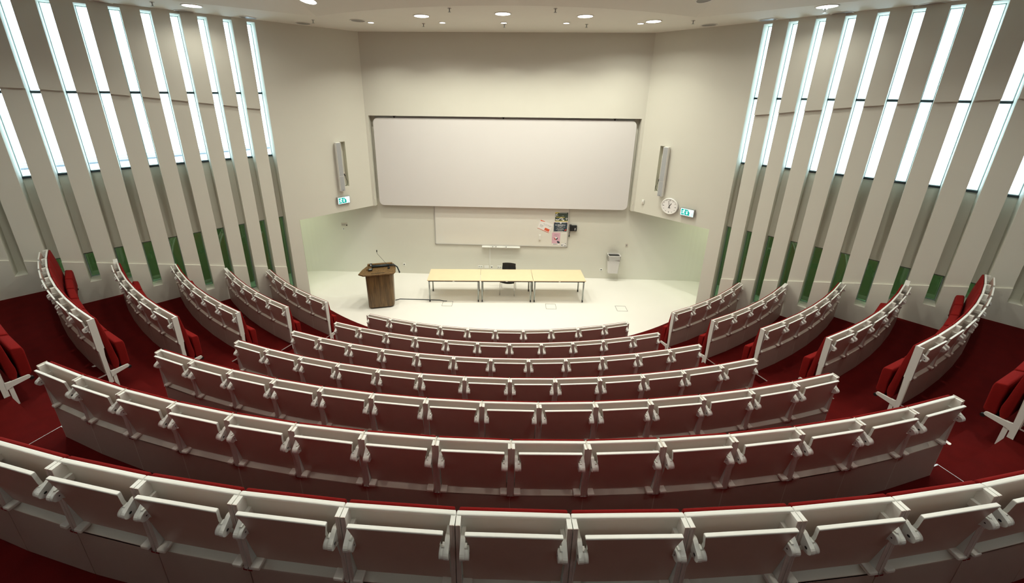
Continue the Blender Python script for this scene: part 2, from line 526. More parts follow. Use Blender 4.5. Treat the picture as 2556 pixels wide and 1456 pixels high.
def ceil_z(x, y):
    rr = math.hypot(x, y) - 8.53; dd = d_side((x, y))
    return CZ + SL * max(0, min(rr, dd))
def ceil_tilt(x, y):
    e = 0.01
    gx = (ceil_z(x + e, y) - ceil_z(x - e, y)) / (2 * e); gy = (ceil_z(x, y + e) - ceil_z(x, y - e)) / (2 * e)
    return Vector((gx, gy, -1)).normalized()        # pointing down out of the ceiling

# ------------------------------------------------------------------ lamps
def ring_mesh(r0, r1, h):
    bm = bmesh.new(); n = 32
    A = [[bm.verts.new((r * cos(2 * pi * i / n), r * sin(2 * pi * i / n), z)) for i in range(n)] for r, z in ((r0, 0.0), (r1, 0.0), (r1, -h), (r0, -h))]
    for a in range(4):
        for i in range(n): bm.faces.new((A[a][i], A[a][(i + 1) % n], A[(a + 1) % 4][(i + 1) % n], A[(a + 1) % 4][i]))
    return mesh_of('ring', bm, MT['white'])
def disc_mesh(r, z, m):
    bm = bmesh.new(); cyl(bm, (0, 0, z - 0.004), r, 0.004, n=32); return mesh_of('lens', bm, m)
RING = ring_mesh(0.165, 0.19, 0.012); LENS = disc_mesh(0.166, -0.002, MT['lamp']); LENS_OFF = disc_mesh(0.166, -0.002, MT['lampoff'])
RING_S = ring_mesh(0.07, 0.09, 0.012); LENS_S = disc_mesh(0.071, -0.002, MT['lamp'])
def downlight(x, y, on, small, label, group, watts=None, spot=None):
    z = ceil_z(x, y)
    t = thing('spotlight' if small else 'downlight', label, 'ceiling light', (x, y, z), 0, group)
    d = ceil_tilt(x, y); t.rotation_euler = (-d).to_track_quat('Z', 'Y').to_euler()
    link('trim_ring', RING_S if small else RING, t)
    link('lens', LENS_S if small else (LENS if on else LENS_OFF), t)
    if on:
        ld = bpy.data.lights.new('lamp', 'AREA'); ld.shape = 'DISK'; ld.size = 0.13 if small else 0.32
        ld.color = WARM; ld.energy = watts or LAMP_W; ld.spread = radians(spot or 150)
        lo = bpy.data.objects.new('lamp', ld); COL.objects.link(lo); lo.parent = t; lo.location = (0, 0, -0.03)
    return t
for x, y, lab in ((-1.85, -7.45, 'lit round downlight above the left half of the big screen'), (0.01, -7.73, 'lit round downlight in front of the middle of the big screen'),
               (1.85, -7.48, 'lit round downlight above the right half of the big screen'), (3.57, -6.87, 'lit round downlight near the right corner of the upper wall')):
    downlight(x, y, True, False, lab, 'large round downlights', 40)
for x, y, lab in ((-3.33, -6.58, 'small bright spotlight, leftmost of the five before the screen wall'), (-1.52, -6.6, 'small bright spotlight, second from left before the screen wall'),
                  (0.01, -6.6, 'small bright spotlight, middle of the five before the screen wall'), (1.55, -6.6, 'small bright spotlight, fourth from left before the screen wall'),
                  (3.36, -6.58, 'small bright spotlight, rightmost of the five before the screen wall')):
    downlight(x, y, True, True, lab, 'small spotlights in a row before the screen', 27, 120)
downlight(-6.4, -8.47, True, False, 'lit round downlight above the left slit windows', 'large round downlights', 13)
downlight(6.29, -8.53, True, False, 'lit round downlight above the right slit windows', 'large round downlights', 13)
downlight(-4.05, -8.25 + 0.0, True, False, 'lit tilted downlight on the sloping ceiling at left', 'large round downlights', 13)
downlight(4.05, -8.35, False, False, 'unlit tilted downlight on the sloping ceiling at right', 'large round downlights')
for x, y, lab in ((-3.56, -6.84, 'unlit downlight beside the leftmost small spotlight'), (-5.15, -6.41, 'unlit downlight over the left wing wall'), (5.09, -6.4, 'unlit downlight over the right wing wall'),
                  (-6.09, -7.16, 'unlit downlight over the first slit window on the left'), (6.06, -7.12, 'unlit downlight over the first slit window on the right'),
                  (-7.05, -7.89, 'unlit downlight between lit one and slit windows on the left'), (7.08, -7.9, 'unlit downlight between lit one and slit windows on the right'),
                  (-8.06, -8.75, 'unlit downlight farthest along the left wall'), (8.02, -8.75, 'unlit downlight farthest along the right wall')):
    downlight(x, y, False, False, lab, 'unlit round downlights')
# the hall's own downlights over the audience
AUD = [(rr, tt) for rr, ts in ((11.0, (-26, -9, 9, 26)), (13.6, (-30, -10, 10, 30)), (16.2, (-27, -9, 9, 27))) for tt in ts]
for rr, tt in AUD:
    x, y, _ = polar(rr, tt)
    downlight(x, y, True, False, 'lit round downlight over the audience rows', 'downlights over the audience', 44 if rr < 16 else 24)

# ------------------------------------------------------------------ seats: folding desk behind, tip-up seat in front
def m_top_rail():
    bm = bmesh.new(); box(bm, -0.298, 0.298, -0.014, 0.012, 0.897, 0.920)
    return mesh_of('top_rail', bm, MT['white'], 0.006, 2)
def m_back_panel():
    bm = bmesh.new(); prism_yz(bm, [(0.0, 0.898), (-0.010, 0.898), (-0.022, 0.46), (-0.012, 0.46)], -0.274, 0.274)
    return mesh_of('back_panel', bm, MT['pale'])
def m_post():
    bm = bmesh.new(); prism_yz(bm, [(0.0, 0.915), (0.058, 0.915), (0.058, 0.415), (-0.020, 0.415), (-0.020, 0.46)], -0.0125, 0.0125)
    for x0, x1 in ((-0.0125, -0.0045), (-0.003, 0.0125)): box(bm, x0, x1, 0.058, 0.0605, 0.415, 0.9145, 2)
    box(bm, -0.013, 0.013, 0.052, 0.068, 0.405, 0.418, 1)
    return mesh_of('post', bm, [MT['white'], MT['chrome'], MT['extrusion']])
def m_shelf():
    bm = bmesh.new(); prism_yz(bm, [(0.056, 0.412), (0.056, 0.402), (-0.022, 0.462), (-0.022, 0.474)], -0.274, 0.274)
    return mesh_of('slanted_shelf', bm, MT['tab'])
def m_lower():
    bm = bmesh.new(); box(bm, -0.2975, 0.2975, 0.044, 0.056, 0.004, 0.414)
    return mesh_of('lower_panel', bm, MT['lower'])
DT, DB = (0.096, 0.912), (0.018, 0.452)                 # desk top / bottom (y, z)
def desk_pt(u, v, d):                                   # v from 0 (bottom) to 1 (top), d thickness outwards
    y = DB[0] + (DT[0] - DB[0]) * v; z = DB[1] + (DT[1] - DB[1]) * v
    return (u, y + d * 0.986, z - d * 0.168)
def m_desk():
    bm = bmesh.new(); w = 0.262
    half = [(0.266, 0.0), (0.266, 0.56), (0.226, 0.60), (0.226, 0.80), (0.246, 0.985), (0.240, 1.0)]
    pts = half + [(-u, v) for u, v in half[::-1]]
    vs = prism_plane(bm, pts, desk_pt, -0.010, 0.008, 0)
    bm.faces.ensure_lookup_table()
    for f in bm.faces:
        if len(f.verts) == 4: f.material_index = 1
    me = mesh_of('desk', bm, [MT['brown'], MT['white']])
    return me
def m_desk_edge():
    bm = bmesh.new(); box(bm, -0.247, 0.247, DT[0] - 0.011, DT[0] + 0.0095, DT[1] - 0.010, DT[1] + 0.002)
    return mesh_of('desk_edge', bm, MT['white'], 0.004, 2)
def m_arm():
    bm = bmesh.new()
    box(bm, -0.010, 0.012, -0.012, 0.038, 0.775, 0.820)
    box(bm, -0.010, 0.010, 0.030, 0.060, 0.785, 0.808)
    # ear: capsule in the y-z plane, with the pivot disc on its desk side
    c0, c1, rad = Vector((0.052, 0.804)), Vector((0.092, 0.767)), 0.031
    d = (c1 - c0).normalized(); a0 = atan2(d.y, d.x)
    pts = [(c1.x + rad * cos(a0 + radians(a)), c1.y + rad * sin(a0 + radians(a))) for a in range(-90, 91, 20)]
    pts += [(c0.x + 0.023 * cos(a0 + radians(a)), c0.y + 0.023 * sin(a0 + radians(a))) for a in range(90, 271, 20)]
    prism_yz(bm, pts, -0.012, 0.013)
    cyl(bm, (0.013, c1.x, c1.y + 0.002), 0.030, 0.024, 'x', 18)
    box(bm, 0.012, 0.024, 0.070, 0.095, 0.775, 0.808)
    cyl(bm, (0.0365, c1.x, c1.y + 0.002), 0.004, 0.0015, 'x', 8, 1)
    cyl(bm, (-0.0105, c1.x, c1.y), 0.0075, -0.002, 'x', 10, 1)
    return mesh_of('desk_arm', bm, [MT['white'], MT['dark']])
def m_tab():
    bm = bmesh.new(); box(bm, -0.028, 0.028, 0.006, 0.078, 0.434, 0.458)
    return mesh_of('desk_stop', bm, MT['stop'], 0.006, 2)
def m_latch():
    bm = bmesh.new(); cyl(bm, (-0.008, 0.028, 0.424), 0.011, 0.012, 'x', 10)
    box(bm, -0.006, 0.006, 0.012, 0.034, 0.418, 0.446); box(bm, -0.004, 0.004, 0.038, 0.046, 0.416, 0.44)
    return mesh_of('latch', bm, MT['black'])
def m_backrest():
    bm = bmesh.new()
    pr = [(-0.018, 0.905), (-0.032, 0.914), (-0.044, 0.900), (-0.082, 0.62), (-0.100, 0.42), (-0.112, 0.26), (-0.124, 0.15), (-0.122, 0.08), (-0.105, 0.02), (-0.075, 0.0), (-0.045, 0.06), (-0.030, 0.44), (-0.018, 0.88)]
    prism_yz(bm, pr, -0.288, 0.288)
    return mesh_of('backrest', bm, MT['fabric'], 0.008, 2, smooth=True)
def m_seat():
    bm = bmesh.new()
    pr = [(-0.135, 0.0), (-0.215, -0.015), (-0.240, 0.02), (-0.245, 0.34), (-0.235, 0.395), (-0.150, 0.425), (-0.132, 0.40), (-0.142, 0.2)]
    prism_yz(bm, pr, -0.268, 0.268)
    return mesh_of('seat', bm, MT['fabric'], 0.022, 4, smooth=True)
def m_hinge():
    bm = bmesh.new(); box(bm, -0.275, 0.275, -0.20, -0.12, -0.055, -0.022)
    for s in (-1, 1): cyl(bm, (s * 0.27 - 0.02, -0.215, -0.06), 0.022, 0.04, 'x', 12)
    return mesh_of('seat_bracket', bm, MT['black'])
def capsule_arm(bm, x0, x1):
    pts = []
    c = Vector((-0.185, -0.012)); rad = 0.025
    for a in range(90, 271, 20): pts.append((c.x + rad * cos(radians(a)), c.y + rad * sin(radians(a))))
    pts += [(-0.03, -0.060), (0.01, -0.085), (0.01, 0.030), (-0.03, 0.015)]
    prism_yz(bm, pts, x0, x1)
def m_seat_arm(rise):
    bm = bmesh.new(); capsule_arm(bm, -0.006, 0.006)
    prism_yz(bm, [(-0.05, 0.02), (-0.012, 0.02), (-0.012, -rise + 0.012), (-0.05, -rise + 0.012)], -0.006, 0.006)
    return mesh_of('seat_arm', bm, MT['white'])
def m_end_panel(drop):
    bm = bmesh.new()
    prism_yz(bm, [(-0.016, 0.922), (0.060, 0.922), (0.060, 0.42), (0.048, 0.40), (0.048, -drop), (0.0, -drop), (0.0, 0.30), (-0.016, 0.50)], -0.007, 0.007)
    capsule_arm(bm, -0.007, 0.007)
    return mesh_of('end_panel', bm, MT['white'])
def m_end_cap():
    bm = bmesh.new()
    prism_yz(bm, [(-0.016, 0.922), (0.060, 0.922), (0.060, 0.42), (0.056, 0.414), (0.056, 0.006), (-0.0, 0.006), (-0.014, 0.5)], -0.005, 0.005)
    return mesh_of('end_panel', bm, MT['tab'])

ME = dict(rail=m_top_rail(), back=m_back_panel(), post=m_post(), shelf=m_shelf(), lower=m_lower(), desk=m_desk(), edge=m_desk_edge(),
          arm=m_arm(), tab=m_tab(), latch=m_latch(), rest=m_backrest(), seat=m_seat(), hinge=m_hinge(), cap=m_end_cap())
RISE = [G[0]] + [G[i] - G[i - 1] for i in range(1, 8)]

def seat_proto(k):
    t = thing('auditorium_seat', 'x', 'seat')
    link('top_rail', ME['rail'], t); link('back_panel', ME['back'], t); link('slanted_shelf', ME['shelf'], t); link('lower_panel', ME['lower'], t)
    d = link('desk', ME['desk'], t); link('desk_edge', ME['edge'], d)
    link('backrest', ME['rest'], t); s = link('seat', ME['seat'], t); link('seat_bracket', ME['hinge'], s)
    ma = m_seat_arm(RISE[k])
    for sg in (-1, 1):
        link('post', ME['post'], t, (sg * 0.286, 0, 0))
        a = link('desk_arm', ME['arm'], t, (sg * 0.262, 0, 0))
        if sg > 0: a.scale = (-1, 1, 1)
        st = link('desk_stop', ME['tab'], t, (sg * 0.245, 0, 0))
        link('latch', ME['latch'], st, (sg * 0.020, 0, 0))
        link('seat_arm', ma, t, (sg * 0.2925, 0, 0))
    return t
PROTO = [seat_proto(k) for k in range(7)]
used = [False] * 7
ORD = ['first', 'second', 'third', 'fourth', 'fifth', 'sixth', 'seventh', 'eighth', 'ninth', 'tenth', 'eleventh', 'twelfth', 'thirteenth', 'fourteenth', 'fifteenth', 'sixteenth']
ROWN = ['front row', 'second row', 'third row', 'fourth row', 'fifth row', 'sixth row', 'nearest row']
def place_seat(k, thc, width_deg, label, group):
    rc = R[k] * cos(radians(width_deg / 2))
    if used[k]: t = copy_tree(PROTO[k])
    else: t = PROTO[k]; used[k] = True
    t.location = polar(rc, thc, G[k]); t.rotation_euler = (0, 0, radians(thc) + pi)
    sx = 2 * R[k] * sin(radians(width_deg / 2)) / W
    if abs(sx - 1) > 0.003: t.scale = (sx, 1, 1)
    t['label'] = label; t['group'] = group
    return t

def place_txt(i, n):
    """unique wording for the i-th of n counted from the left"""
    if i == 0: return 'at the left end of'
    if i == n - 1: return 'at the right end of'
    if i < n / 2: return '%s from the left in' % ORD[i]
    return '%s from the right in' % ORD[n - 1 - i]

for k in range(7):
    n = 10 + k; dt = 2 * degrees(asin(W / 2 / R[k]))
    idx = list(range(n)) if k < 6 else list(range(2, 15))
    for i in idx:
        thc = (i + 0.5 - n / 2) * dt
        if k < 6: pt = place_txt(i, n)
        else: pt = place_txt(i - 2, 13)
        lab = 'tip-up seat with folded brown desk, %s the centre block %s' % (pt, ROWN[k])
        t = place_seat(k, thc, dt, lab, 'centre block seats, ' + ROWN[k])
        if i == 0: link('end_panel', ME['cap'], t, (0.304, 0, 0))
        if i == n - 1: link('end_panel', ME['cap'], t, (-0.304, 0, 0))

SIDE_N = [5, 5, 6, 6, 7, 7]
SIDE_FILL = [0, 1.45, 0, 1.35, 0, 0]
for k in range(6):
    n = SIDE_N[k]; a0 = TH_START[k]; fill = SIDE_FILL[k]
    dt = (TH_END - fill - a0) / n if k < 5 else 2.36
    ep = m_end_panel(RISE[k] / 3)
    for sg, sd in ((-1, 'left'), (1, 'right')):
        cnt = n if k < 5 else 3
        for i in range(cnt):
            thc = sg * (a0 + (i + 0.5) * dt)
            where = 'beside the aisle in' if i == 0 else ('at the wall end of' if i == n - 1 else '%s from the aisle in' % ORD[i])
            rown = ROWN[k]
            lab = 'red tip-up seat with folded desk, %s the %s block %s' % (where, sd, rown)
            t = place_seat(k, thc, dt, lab, '%s block seats, %s' % (sd, rown))
            if i == 0:
                link('end_panel', ep, t, (-sg * -0.304 if False else sg * 0.304, 0, 0))
        if fill:
            ta = sg * (a0 + n * dt + fill / 2); w = R[k] * radians(fill) - 0.01
            f = thing('filler_panel', 'white filler panel between the %s block %s and the slit window wall' % (sd, rown), 'panel', polar(R[k], ta, G[k]), radians(ta) + pi)
            build('top_box', lambda bm: box(bm, -w / 2, w / 2, -0.014, 0.058, 0.45, 0.92), MT['white'], f, bevel=0.003, seg=1)
            build('lower_panel', lambda bm: box(bm, -w / 2, w / 2, 0.03, 0.056, 0.004, 0.45), MT['lower'], f)

# ------------------------------------------------------------------ the stage end
FR = -5.03
def yz_plane(cx, cy, cz):
    """flat shapes facing the audience: u to the right, v up, d towards the audience"""
    return lambda u, v, d: (cx + u, cy - d, cz + v)

scr = thing('projection_screen', 'very large white projection board with rounded corners on the upper wall', 'screen', (0, -4.94, 3.985))
build('board_panel', lambda bm: prism_plane(bm, rpoly(8.15, 2.84, 0.16, 6), lambda u, v, d: (u, -d, v), -0.03, 0.02), MT['screen'], scr, bevel=0.004, seg=1)
build('hanging_rail', lambda bm: box(bm, -4.02, 4.02, 0.0, 0.06, 1.43, 1.475), MT['steel'], scr)
for hx in (-3.4, 0.0, 3.4):
    build('hook', lambda bm: (box(bm, hx - .02, hx + .02, -0.02, 0.03, 1.425, 1.487), box(bm, hx - .05, hx + .05, -0.01, 0.02, 1.475, 1.487)), MT['black'], scr)

wb = thing('whiteboard', 'long white writing board on the lower stage wall under the big screen', 'whiteboard', (-0.02, -4.80, 1.16))
build('writing_surface', lambda bm: box(bm, -2.245, 2.245, -0.024, -0.008, 0.015, 1.50), MT['board'], wb)
def f_wbf(bm):
    for x0, x1, z0, z1 in ((-2.265, -2.243, 0, 1.52), (2.243, 2.265, 0, 1.52), (-2.265, 2.265, 0, 0.02), (-2.265, 2.265, 1.5, 1.52)):
        box(bm, x0, x1, -0.034, 0.0, z0, z1)
build('frame', f_wbf, MT['boardframe'], wb)
def f_tray(bm):
    box(bm, -0.65, 0.66, -0.11, -0.03, -0.052, -0.044); box(bm, -0.65, 0.66, -0.115, -0.105, -0.052, -0.030)
    box(bm, -0.65, 0.66, -0.034, 0.0, -0.052, 0.0)
build('pen_tray', f_tray, MT['white'], wb)
for x, c, lab in ((-0.33, 'black', 'black marker, left one of the pair lying on the whiteboard tray'), (-0.22, 'black', 'black marker, right one of the pair lying on the whiteboard tray'), (0.13, 'dark', 'dark marker lying alone on the right part of the whiteboard tray')):
    t = thing('marker_pen', lab, 'marker', (x, -4.87, 1.127), 0, 'markers on the whiteboard tray')
    build('barrel', lambda bm: cyl(bm, (-0.045, 0, 0), 0.009, 0.07, 'x', 10), MT['white'], t); build('cap', lambda bm: cyl(bm, (0.02, 0, 0), 0.0105, 0.03, 'x', 10), MT[c], t)

PY = -4.8265
def sheet(name, label, cat, pts, m, layers):
    """a paper sheet; pts = corners (x,z) TL,TR,BR,BL; layers = [(material, [(u,v)...])] in 0..1"""
    TLc, TRc, BRc, BLc = [Vector(p) for p in pts]
    cx = sum(p[0] for p in pts) / 4; cz = sum(p[1] for p in pts) / 4
    t = thing(name, label, cat, (cx, PY, cz))
    def bil(u, v, d):
        p = (TLc * (1 - u) + TRc * u) * v + (BLc * (1 - u) + BRc * u) * (1 - v)
        return (p.x - cx, -d, p.y - cz)
    build('sheet', lambda bm: prism_plane(bm, [(0, 0), (1, 0), (1, 1), (0, 1)], bil, 0.0, 0.0012), m, t)
    for i, (nm, mm, polys) in enumerate(layers):
        def fl(bm):
            for p in polys: prism_plane(bm, p, bil, 0.0012, 0.0018 + 0.0003 * i)
        build(nm, fl, mm, t)
    return t
def rc(u0, u1, v0, v1): return [(u0, v0), (u1, v0), (u1, v1), (u0, v1)]
random.seed(4)
def blobs(n, u0, u1, v0, v1, s0, s1):
    out = []
    for _ in range(n):
        u = random.uniform(u0, u1); v = random.uniform(v0, v1); a = random.uniform(s0, s1); b = random.uniform(s0, s1)
        k = random.randint(5, 8); ph = random.random() * 6
        out.append([(min(.99, max(.01, u + a * cos(ph + 2 * pi * j / k))), min(.99, max(.01, v + b * sin(ph + 2 * pi * j / k)))) for j in range(k)])
    return out
def textline(u0, u1, v, h, seed):
    random.seed(seed); out = []; u = u0
    while u < u1:
        w = random.uniform(0.012, 0.03); out.append(rc(u, min(u + w, u1), v, v + h * random.choice((0.7, 1, 1)))); u += w + random.choice((0.006, 0.006, 0.025))
    return out
sheet('poster', 'yellow and black poster crowded with pale shapes, topmost at the board edge', 'poster', [(1.78, 2.40), (2.205, 2.40), (2.205, 2.085), (1.78, 2.082)], MT['olive'], [
    ('yellow_corner', MT['yellow'], [[(0, 1), (0, .86), (.22, .93), (.4, 1)], [(0, 0), (1, 0), (1, .06), (0, .05)], rc(.08, .74, .44, .49), [(.86, .33), (.94, .25), (.97, .35)]]),
    ('pale_shapes', MT['paper'], blobs(14, .05, .95, .12, .38, .03, .09) + blobs(7, .03, .3, .55, .85, .03, .08) + blobs(3, .5, .95, .55, .75, .01, .03) + [rc(.3, .9, .93, .96)])])
sheet('poster', 'dark slate poster with a pale ornamental border and white lines, below the yellow one', 'poster', [(1.74, 2.055), (2.215, 2.06), (2.205, 1.72), (1.75, 1.715)], MT['slate'], [
    ('border', MT['paper'], [rc(0, 1, 0, .025), rc(0, 1, .975, 1), rc(0, .02, 0, 1), rc(.98, 1, 0, 1), [(.0, .0), (.09, .0), (.03, .08), (.03, .2), (0, .25)], [(1, 0), (.91, 0), (.97, .08), (.97, .2), (1, .25)], [(.4, .97), (.47, .84), (.53, .84), (.6, .97)], rc(.15, .38, .93, .95), rc(.62, .85, .93, .95)]),
    ('white_lines', MT['paper'], textline(.13, .85, .66, .09, 3) + textline(.3, .65, .58, .03, 5) + textline(.2, .82, .48, .035, 7) + textline(.42, .56, .42, .025, 8) + textline(.25, .72, .30, .03, 9) + textline(.18, .76, .24, .03, 10) + textline(.3, .65, .17, .025, 12) + [rc(.3, .7, .06, .08)]),
    ('red_spot', MT['red'], [[(.78, .08), (.93, .15), (.96, .27), (.85, .24)], rc(.93, .97, .9, .95), rc(.02, .06, .9, .95)])])
sheet('poster', 'pink poster with a dark red heart-shaped wine drawing, lowest at the board edge', 'poster', [(1.71, 1.683), (1.99, 1.68), (1.985, 1.235), (1.715, 1.235)], MT['pink'], [
    ('drawing_red', MT['red'], [[(.28, .58), (.45, .50), (.47, .40), (.36, .42), (.28, .50)]]),
    ('drawing_dark', MT['slate'], [[(.47, .40), (.50, .50), (.68, .62), (.72, .52), (.62, .43)], rc(.44, .62, .68, .70), [(.62, .3), (.75, .33), (.98, .25), (.98, .13), (.72, .15)]]),
    ('drawing_white', MT['paper'], [[(.36, .58), (.44, .66), (.6, .66), (.64, .58), (.52, .50), (.46, .50)], rc(.49, .51, .25, .40), rc(.02, .98, .0, .12)]),
    ('lettering', MT['slate'], textline(.28, .72, .84, .02, 21) + textline(.2, .82, .78, .012, 22) + textline(.2, .72, .035, .05, 23) + textline(.02, .24, .56, .015, 24) + textline(.02, .24, .40, .015, 25))])
sheet('poster', 'tilted white leaflet with a red box and red edge, left of the dark poster', 'poster', [(1.301, 2.132), (1.727, 1.964), (1.60, 1.66), (1.205, 1.834)], MT['paper'], [
    ('red_marks', MT['orange'], [rc(.55, .94, .1, .38), [(0, 0), (1, 0), (1, .05), (0, .035)], [(.02, 1), (.02, .86), (.35, .95), (.38, 1)]]),
    ('lettering', MT['slate'], textline(.3, .95, .72, .025, 31) + textline(.35, .9, .62, .02, 32) + textline(.12, .36, .46, .04, 33) + textline(.12, .38, .36, .02, 34) + textline(.12, .34, .28, .02, 35))])
sheet('notice', 'blank pale sheet to the right of the pink poster', 'notice', [(2.015, 1.665), (2.21, 1.66), (2.20, 1.32), (2.01, 1.32)], MT['board'], [
    ('sheet_edge', MT['paper'], [rc(0, 1, .97, 1), rc(0, .03, 0, 1), rc(.97, 1, 0, 1)])])
sheet('notice', 'small white notice with black marks at the lower corner of the whiteboard', 'notice', [(2.04, 1.295), (2.205, 1.30), (2.205, 1.185), (2.03, 1.185)], MT['paper'], [
    ('lettering', MT['slate'], [rc(.05, .3, .25, .5), rc(.68, .95, .1, .3), rc(.72, .95, .78, .92)] + textline(.05, .6, .65, .08, 41) + textline(.35, .65, .2, .06, 42))])
tag = build('magnetic_eraser', lambda bm: box(bm, -0.03, 0.03, -0.03, 0.0, -0.09, 0.09), MT['white'], None, (1.30, -4.824, 1.50), bevel=0.008, label='small white eraser standing upright on the whiteboard', category='eraser')
t = thing('pen_holder', 'black pen holder box fixed to the right edge of the whiteboard', 'holder', (2.40, -4.80, 1.86))
build('box_body', lambda bm: box(bm, -0.12, 0.12, -0.08, 0.0, -0.10, 0.10), MT['black'], t, bevel=0.01)
build('knob', lambda bm: cyl(bm, (-0.09, -0.03, 0.09), 0.035, 0.03, 'z', 16), MT['black'], t)
build('label_strip', lambda bm: box(bm, 0.05, 0.07, -0.084, -0.08, -0.06, 0.02), MT['paper'], t)
t = thing('brush', 'short black brush hanging below the pen holder beside the whiteboard', 'brush', (2.29, -4.83, 1.64))
build('handle', lambda bm: tube(bm, [(0.01, 0, 0.10), (0, 0, 0.0), (0.0, 0, -0.04)], [0.012, 0.009, 0.012]), MT['black'], t)
build('bristles', lambda bm: tube(bm, [(0.0, 0, -0.04), (-0.005, 0, -0.09)], [0.016, 0.022]), MT['black'], t)

# wall fittings on the lower stage wall
def outlet(x, z, w, label, holes):
    t = thing('wall_socket', label, 'socket', (x, -4.80, z), 0, 'white sockets on the lower stage wall')
    build('cover_plate', lambda bm: box(bm, -w / 2, w / 2, -0.014, 0.0, -0.05, 0.05), MT['white'], t, bevel=0.004)
    for i in range(holes):
        hx = (i - (holes - 1) / 2) * 0.075
        build('socket_hole', lambda bm: cyl(bm, (hx, -0.0165, 0), 0.021, 0.003, 'y', 16), MT['steel'] if holes > 1 else MT['dark'], t)
outlet(-0.73, 0.335, 0.165, 'double white wall socket, leftmost of those low behind the tables', 2)
outlet(-0.51, 0.33, 0.165, 'blank double cover plate low behind the tables', 0)
outlet(-0.33, 0.33, 0.085, 'single white wall socket with a cable tip low behind the tables', 1)
outlet(-0.06, 0.333, 0.155, 'double white wall socket close to the black chair back', 2)
outlet(-3.43, 0.345, 0.09, 'single white wall socket between lectern and tables', 1)
outlet(3.475, 0.343, 0.09, 'single white wall socket left of the waste bin', 1)
build('cable_conduit', lambda bm: box(bm, -0.012, 0.012, -0.016, 0.0, -0.355, 0.355), MT['white'], None, (-0.395, -4.80, 0.745), label='thin white conduit running down the wall under the whiteboard tray', category='conduit')
t = thing('sign_plate', 'small pale information plate on the left part of the lower wall', 'sign', (-5.43, -4.80, 1.79))
build('plate', lambda bm: box(bm, -0.105, 0.105, -0.006, 0.0, -0.065, 0.065), MT['tab'], t)
build('lettering', lambda bm: [box(bm, -0.09 + 0.03 * j, -0.07 + 0.03 * j, -0.008, -0.006, zz, zz + 0.012) for j in range(5) for zz in (0.01, -0.025)] and None, MT['slate'], t)
build('black_button', lambda bm: cyl(bm, (0.085, -0.02, -0.02), 0.02, 0.014, 'y', 12), MT['black'], t)
t = thing('push_button', 'small square wall button under the information plate', 'button', (-5.47, -4.80, 1.63))
build('cover_plate', lambda bm: box(bm, -0.04, 0.04, -0.012, 0, -0.04, 0.04), MT['white'], t, bevel=0.004); build('button_face', lambda bm: box(bm, -0.018, 0.018, -0.016, -0.012, -0.018, 0.018), MT['lampoff'], t)
t = thing('light_switch', 'small pale light switch on the wall above the waste bin', 'switch', (4.25, -4.80, 1.275))
build('cover_plate', lambda bm: box(bm, -0.04, 0.04, -0.012, 0, -0.06, 0.06), MT['tab'], t, bevel=0.004); build('rocker', lambda bm: box(bm, -0.018, 0.018, -0.017, -0.012, -0.03, 0.03), MT['lampoff'], t)

# waste bin hung on the wall
t = thing('waste_bin', 'pale grey plastic waste bin with liner hanging on the lower wall at right', 'bin', (3.82, -4.82, 0.0))
def f_bin(bm):
    rings = []
    for z, w, d in ((0.33, 0.33, 0.20), (0.93, 0.40, 0.25), (0.985, 0.41, 0.26), (0.985, 0.375, 0.225), (0.93, 0.36, 0.21), (0.36, 0.30, 0.17)):
        rings.append([bm.verts.new((u, -0.01 - 0.13 + v, z)) for u, v in rpoly(w, d, 0.035, 4)])
    for a, b in zip(rings, rings[1:]):
        for i in range(len(a)): bm.faces.new((a[i], a[(i + 1) % len(a)], b[(i + 1) % len(a)], b[i]))
    bm.faces.new(rings[0]); bm.faces.new(rings[-1])
build('bin_body', f_bin, MT['bin'], t)
def f_inner(bm):
    a = [bm.verts.new((u, -0.14 + v, 0.955)) for u, v in rpoly(0.36, 0.21, 0.03, 4)]; bm.faces.new(a)
    b = [bm.verts.new((u, -0.14 + v, 0.40)) for u, v in rpoly(0.30, 0.17, 0.03, 4)]; bm.faces.new(b[::-1])
    for i in range(len(a)): bm.faces.new((a[i], a[(i + 1) % len(a)], b[(i + 1) % len(a)], b[i]))
build('dark_liner', f_inner, MT['black'], t)
def f_bag(bm):
    rings = []
    for j, z in enumerate((0.965, 0.90, 0.83, 0.79)):
        rings.append([bm.verts.new((u * (1 + 0.012 * sin(i * 1.7 + j)), -0.14 + v * (1 + 0.02 * sin(i * 2.3 + j)), z + (0.02 * sin(i * 0.9) if j == 3 else 0))) for i, (u, v) in enumerate(rpoly(0.415, 0.265, 0.04, 5))])
    for a, b in zip(rings, rings[1:]):
        for i in range(len(a)): bm.faces.new((a[i], a[(i + 1) % len(a)], b[(i + 1) % len(a)], b[i]))
build('bin_bag', f_bag, MT['bag'], t)
build('wall_hook', lambda bm: box(bm, -0.12, 0.12, -0.012, 0.02, 0.84, 0.92), MT['steel'], t)

